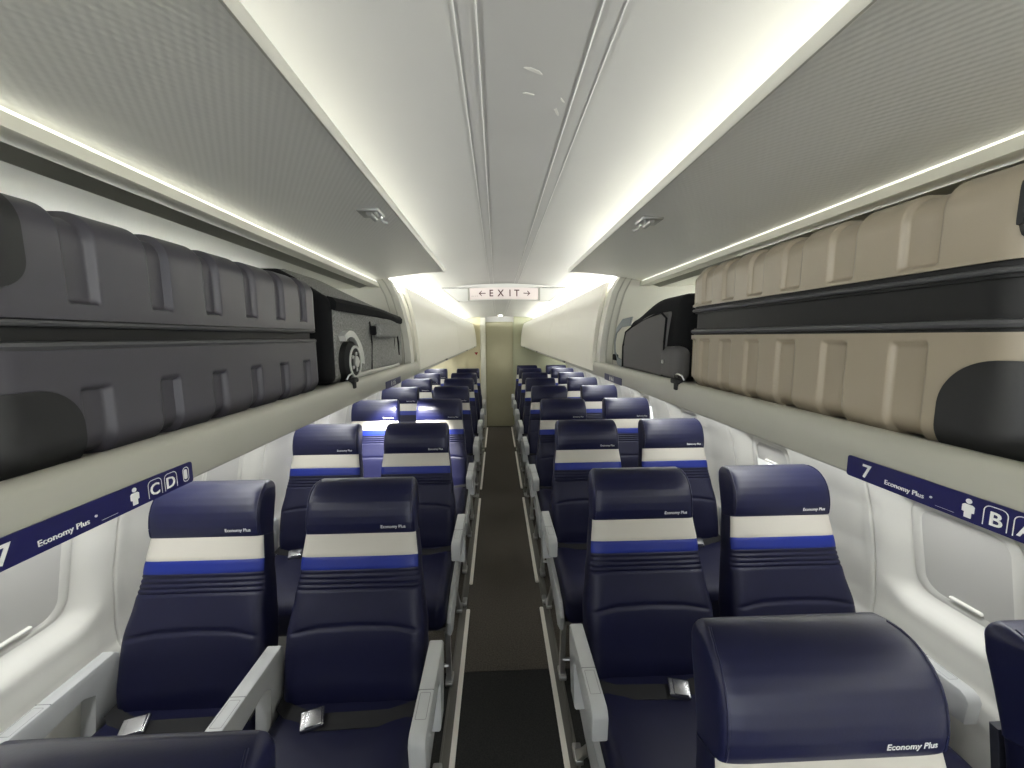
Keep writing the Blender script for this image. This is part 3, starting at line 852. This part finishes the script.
# ------------------------------------------------------------------ suitcases
def suitcase(name, label, s, x0, depth, ya, yb, za, zb, band, grooves, gw, gtop, gbot, shell_m, r=0.030, sharp=0.006):
    """lies on its back in the bin: length along y, wheels at ya; x0 is the face towards the aisle"""
    t = thing(name, label, 'suitcase', (s*(x0+depth/2), (ya+yb)/2, za))
    L = yb-ya; cx, cy = 0.0, 0.0
    def gmask(y, z):
        """depth of the pressed grooves"""
        m = 0.0
        for g in grooves:
            q = abs(y-g)
            m = max(m, smooth(gw/2+0.002, gw/2-0.002, q))
        return m
    parts = []
    for nm, z0, z1, fade in (('lower_shell', za, band[0], gbot), ('upper_shell', band[1], zb, gtop)):
        H = 2*(z1-z0); zc = z0+H/2 if nm == 'lower_shell' else z1-H/2
        lo, hi = z0, z1
        def fn(p, nn, nm=nm, lo=lo, hi=hi, fade=fade):
            wy = p.y+(ya+yb)/2; wz = p.z+za
            lim = smooth(fade+0.002, fade-0.002, wz) if nm == 'lower_shell' else smooth(fade-0.002, fade+0.002, wz)
            if abs(nn.y) < 0.75:
                p = p - nn*sharp*gmask(wy, wz)*lim
            # clip the hidden half of the round box flat at the band
            if nm == 'lower_shell' and wz > hi: p = Vector((p.x, p.y, hi-za))
            if nm == 'upper_shell' and wz < lo: p = Vector((p.x, p.y, lo-za))
            return p
        bm = bmesh.new()
        rbox(bm, (0, 0, zc-za), (depth, L, H), r, (12, 280, 60), 5, fn)
        bmesh.ops.dissolve_degenerate(bm, dist=1e-5, edges=bm.edges)
        parts.append(obj(nm, bm, shell_m, t, 60))
    # zip band between the halves
    bm = bmesh.new(); b0, b1 = band; Hh = b1-b0
    for w, z0, z1, rr in ((0.004, b0-0.004, b0+Hh*0.24, 0.002), (0.008, b0+Hh*0.2, b0+Hh*0.8, 0.002), (0.004, b0+Hh*0.76, b1+0.004, 0.002)):
        o = rrect(depth-2*w, L-2*w, r, 6)
        loft(bm, [[(u, v, z0-za) for u, v in o], [(u, v, z1-za) for u, v in o]])
    obj('gusset', bm, 'zip', t)
    bm = bmesh.new()
    for zz, rr in ((b0+Hh*0.12, 0.0042), (b1-Hh*0.14, 0.003)):
        o = rrect(depth-0.004, L-0.004, r, 6); o = o+[o[0]]
        tube(bm, [(u, v, zz-za) for u, v in o], rr, 8, caps=False)
    obj('zip', bm, 'zipm', t)
    return t, parts
def guard(parent, s, depth, ya, yb, za, z0, z1, sd, m, r=0.030):
    """a patch of moulded plastic over one corner; sd(y, z) < 0 inside its outline"""
    H = z1-z0; bm = bmesh.new()
    rbox(bm, (0, 0, (z0+z1)/2-za), (depth, yb-ya, H), r, (10, 110, 44), 6, off=0.0022)
    far = [f for f in bm.faces if any(sd(v.co.y, v.co.z) > 0.0062 for v in f.verts)]
    bmesh.ops.delete(bm, geom=far, context='FACES')
    e = 1e-4
    for v in bm.verts:
        for _ in range(3):
            d = sd(v.co.y, v.co.z)
            if d <= 0: break
            gy = (sd(v.co.y+e, v.co.z)-d)/e; gz = (sd(v.co.y, v.co.z+e)-d)/e
            v.co.y -= d*gy; v.co.z -= d*gz
    bmesh.ops.recalc_face_normals(bm, faces=bm.faces)
    bmesh.ops.solidify(bm, geom=list(bm.faces), thickness=0.004)
    return obj('corner_guard', bm, m, parent, 60)
def wheels(parent, depth, L, zs):
    for sx in (-1, 1):
        for zz in zs:
            bm = bmesh.new(); x = sx*(depth/2-0.05)
            rbox(bm, (x, -L/2-0.008, zz), (0.05, 0.03, 0.05), 0.012, (2, 2, 2), 3); w = obj('wheel_housing', bm, 'darkplas', parent)
            for dx in (-0.012, 0.012):
                bm = bmesh.new(); cyl(bm, (x+dx, -L/2-0.032, zz), (1, 0, 0), 0.024, 0.015, 20, bevel=0.004); obj('wheel', bm, 'rubber', w)

# charcoal one
ya, yb, za, zb = 0.298, 0.868, 1.4545, 1.690
t, pp = suitcase('suitcase', 'charcoal hard-shell suitcase lying in the open bin in front of the grey roller bag', -1, 0.405, 0.36, ya, yb, za, zb, (1.562, 1.588),
             [0.385, 0.470, 0.552, 0.634, 0.716, 0.798], 0.026, 1.604, 1.525, 'greysuit', sharp=0.0075)
dep = 0.36; yc = (ya+yb)/2
guard(t, -1, dep, ya, yb, za, za, zb, lambda y, z: sd_rr(y+(yb-ya)/2, z, 0.070, 0.074, 0.035), 'darkplas')
guard(t, -1, dep, ya, yb, za, za, zb, lambda y, z: sd_rr(y+(yb-ya)/2, z-(zb-za), 0.042, 0.080, 0.025), 'darkplas')
wheels(t, dep, yb-ya, (0.045, 0.19))
# champagne one
ya, yb, za, zb = 0.305, 0.892, 1.4545, 1.716
t, pp = suitcase('suitcase', 'champagne beige hard-shell suitcase lying in the open bin, black gusset unzipped wide', 1, 0.405, 0.38, ya, yb, za, zb, (1.571, 1.632),
             [0.402, 0.495, 0.580, 0.660, 0.738, 0.812, 0.868], 0.036, 1.638, 1.560, 'beige', sharp=0.0062)
guard(t, 1, 0.38, ya, yb, za, za, zb, lambda y, z: sd_rr(y+(yb-ya)/2, z, 0.062, 0.092, 0.045), 'darkplas')
guard(t, 1, 0.38, ya, yb, za, za, zb, lambda y, z: sd_rr(y+(yb-ya)/2, z-(zb-za), 0.016, 0.07, 0.016), 'darkplas')
wheels(t, 0.38, yb-ya, (0.05, 0.21))

# ------------------------------------------------------------------ grey roller bag
t = thing('roller_bag', 'heather grey cloth roller bag with black trim and big wheel beside the charcoal suitcase', 'bag', (-0.58, 1.28, 1.4545))
hx, y0_, y1_, H = 0.165, -0.315, 0.36, 0.215          # local: aisle face at +x
def bagfn(p, nn):
    t_ = smooth(hx-0.005, 0.04, p.x)
    z = p.z + (0.062*t_*(1-0.6*smooth(-0.15, 0.3, p.y)))*smooth(0.1, H, p.z)
    return Vector((p.x + 0.006*math.sin(p.y*9)*(1 if nn.x > 0.5 else 0), p.y, z - 0.012*smooth(0.0, 0.36, p.y)*smooth(0.1, H, p.z)))
bm = bmesh.new(); rbox(bm, (0, (y0_+y1_)/2, H/2+0.004), (hx*2, y1_-y0_, H), 0.022, (6, 24, 8), 4, bagfn); body = obj('bag_body', bm, 'heather', t, 60)
bm = bmesh.new(); rbox(bm, (0, y0_-0.002, H/2+0.002), (hx*2-0.006, 0.05, H-0.004), 0.02, (6, 2, 6), 4, bagfn); obj('end_panel', bm, 'blackcl', t, 60)
bm = bmesh.new()
rings = []
for i in range(25):
    y = y0_+0.0+(y1_-y0_-0.02)*i/24; z = H+0.004-0.012*smooth(0.0, 0.36, y)
    rings.append([(hx+0.004, y, z-0.038), (hx+0.008, y, z-0.032), (hx+0.009, y, z-0.018), (hx+0.001, y, z-0.008), (hx-0.012, y, z-0.004), (hx-0.02, y, z-0.030)])
loft(bm, rings); obj('top_trim', bm, 'blackcl', t)
# side handle
bm = bmesh.new()
rbox(bm, (hx+0.022, 0.062, 0.138), (0.022, 0.215, 0.044), 0.010, (2, 8, 2), 4); h = obj('carry_handle', bm, 'heather', t, 60)
for yy in (-0.040, 0.164):
    bm = bmesh.new(); rbox(bm, (hx+0.010, yy, 0.138), (0.02, 0.022, 0.028), 0.006, (1, 1, 1), 3); obj('handle_anchor', bm, 'blackcl', h)
# zip lines on the aisle face
bm = bmesh.new()
for yy in (-0.05, 0.215): tube(bm, [(hx+0.002, yy, 0.02), (hx+0.006, yy, 0.10), (hx+0.002, yy, 0.165)], 0.002, 6)
tube(bm, [(hx+0.003, 0.285, 0.05), (hx+0.006, 0.27, 0.10), (hx+0.004, 0.25, 0.15)], 0.004, 6)
obj('zip', bm, 'blackcl', t)
# corner wheel with pale arch
wy, wz, wr = -0.238, 0.058, 0.053
bm = bmesh.new()
rings = []
for i in range(15):
    a = math.radians(125-i*9.6)
    R0, R1 = wr+0.008, wr+0.024+0.018*smooth(0.5, 1.0, i/14)
    rings.append([(hx-0.004, wy+R0*math.cos(a), wz+R0*math.sin(a)), (hx+0.012, wy+R0*math.cos(a), wz+R0*math.sin(a)), (hx+0.012, wy+R1*math.cos(a), wz+R1*math.sin(a)), (hx-0.004, wy+R1*math.cos(a), wz+R1*math.sin(a))])
loft(bm, rings); arch = obj('wheel_arch', bm, 'lightpl', t)
bm = bmesh.new(); cyl(bm, (hx-0.011, wy, wz-0.004), (1, 0, 0), wr, 0.060, 36, bevel=0.008); wh = obj('wheel', bm, 'rubber', t)
bm = bmesh.new()
o = [(wr*0.80*math.cos(2*PI*i/32), wr*0.80*math.sin(2*PI*i/32)) for i in range(32)]; q = [(wr*0.68*math.cos(2*PI*i/32), wr*0.68*math.sin(2*PI*i/32)) for i in range(32)]
ring_plate(bm, o, q, lambda u, v, n: (hx+0.0185+n, wy+u, wz-0.004+v), 0.003)
obj('wheel_ring', bm, 'lightpl', wh)
bm = bmesh.new(); cyl(bm, (hx+0.021, wy, wz-0.004), (1, 0, 0), wr*0.30, 0.008, 18, bevel=0.002)
for i in range(5):
    a = 2*PI*i/5; rbox(bm, (hx+0.0195, wy+wr*0.42*math.cos(a), wz-0.004+wr*0.42*math.sin(a)), (0.005, 0.009, 0.009), 0.002, (1, 1, 1), 2)
obj('hub', bm, 'alu', wh)
bm = bmesh.new(); rbox(bm, (hx-0.01, 0.04, 0.010), (0.03, 0.50, 0.018), 0.006, (2, 8, 1), 3); obj('base_strip', bm, 'lightpl', t)

# ------------------------------------------------------------------ black soft bag
t = thing('soft_bag', 'dark grey and black soft bag standing in the bin beside the champagne suitcase', 'bag', (0.56, 1.15, 1.4545))
fx, ya_, yb_, H = -0.148, -0.20, 0.20, 0.215
def softfn(p, nn):
    sl = -0.050*smooth(-0.06, 0.20, p.y)*smooth(0.10, 0.21, p.z)
    lean = 0.020*smooth(0.05, 0.215, p.z)
    bul = -0.010*math.cos(p.y/0.2*PI/2)*math.sin(max(0, min(1, p.z/0.21))*PI) if nn.x < -0.5 else 0
    return Vector((p.x+lean*0.6+bul, p.y + (0.0), p.z+sl))
bm = bmesh.new(); rbox(bm, (0.0, 0.0, H/2+0.004), (-fx*2, yb_-ya_, H), 0.028, (6, 16, 10), 5, softfn); obj('bag_body', bm, 'blackcl', t, 60)
bm = bmesh.new(); rbox(bm, (fx+0.002, 0.022, 0.092), (0.022, 0.335, 0.172), 0.010, (2, 14, 8), 4, softfn); obj('front_pocket', bm, 'charcl', t, 60)
bm = bmesh.new()
o = [(-0.145, 0.012), (-0.148, 0.10), (-0.140, 0.160), (-0.10, 0.178), (0.12, 0.176), (0.185, 0.150), (0.19, 0.08), (0.188, 0.012)]
pts = [softfn(Vector((fx-0.010, y, z)), Vector((-1, 0, 0))) for y, z in o]
tube(bm, pts, 0.003, 6); obj('piping', bm, 'blackcl', t)
bm = bmesh.new()
rbox(bm, (fx+0.010, -0.168, 0.046), (0.05, 0.085, 0.088), 0.022, (3, 4, 4), 5); cg = obj('corner_guard', bm, 'charcl', t, 60)
bm = bmesh.new(); cyl(bm, (fx-0.016, -0.155, 0.05), (1, 0, 0), 0.005, 0.004, 12); obj('stud', bm, 'alu', cg)
bm = bmesh.new()
pts = [(-0.132, 0.185, 0.165), (-0.150, 0.225, 0.160), (-0.158, 0.262, 0.135), (-0.160, 0.275, 0.095), (-0.160, 0.270, 0.055), (-0.158, 0.245, 0.028), (-0.150, 0.200, 0.016)]
rings = []
for i, p in enumerate(pts):
    a = Vector(pts[min(i+1, len(pts)-1)])-Vector(pts[max(0, i-1)]); a.normalize(); w = Vector((0.25, -a.z, a.y)).normalized()*0.016
    p = Vector(p); h = Vector((0.0022, 0, 0))
    rings.append([p-w-h, p+w-h, p+w+h, p-w+h])
loft(bm, rings); st = obj('carry_strap', bm, 'strapg', t)
bm = bmesh.new(); rbox(bm, (-0.161, 0.262, 0.040), (0.012, 0.036, 0.022), 0.004, (2, 1, 1), 2); obj('strap_buckle', bm, 'blackcl', st)

# ------------------------------------------------------------------ spot added for a bright patch on the fourth row, sky outside doubling as fill, exposure
sp = bpy.data.lights.new('seat_patch_spot', 'SPOT'); sp.energy = 110; sp.spot_size = math.radians(62); sp.spot_blend = 0.6; sp.shadow_soft_size = 0.02; sp.color = (1, 0.97, 0.92)
so = bpy.data.objects.new('seat_patch_spot', sp); COL.objects.link(so); so.location = (-0.72, 2.50, 1.385)
so.rotation_euler = (Vector((-0.72, 2.95, 0.66))-so.location).to_track_quat('-Z', 'Y').to_euler()

w = bpy.data.worlds.new('daylight_fill'); SC.world = w; w.use_nodes = True
w.node_tree.nodes['Background'].inputs[0].default_value = (0.93, 0.97, 1.0, 1); w.node_tree.nodes['Background'].inputs[1].default_value = 1.05  # shell left open behind the camera so the sky also fills the cabin
SC.view_settings.view_transform = 'Standard'; SC.view_settings.look = 'None'; SC.view_settings.exposure = 1.22; SC.view_settings.gamma = 1.0
sl = bpy.data.lights.new('end_spot', 'SPOT'); sl.energy = 6; sl.spot_size = math.radians(120); sl.spot_blend = 0.9; sl.shadow_soft_size = 0.03; sl.color = (1, 0.98, 0.88)
slo = bpy.data.objects.new('end_spot', sl); COL.objects.link(slo); slo.location = (0.03, 6.3, 1.895)
SC.view_settings.use_curve_mapping = False
SC.cycles.use_denoising = True
SC.cycles.max_bounces = 10; SC.cycles.diffuse_bounces = 6
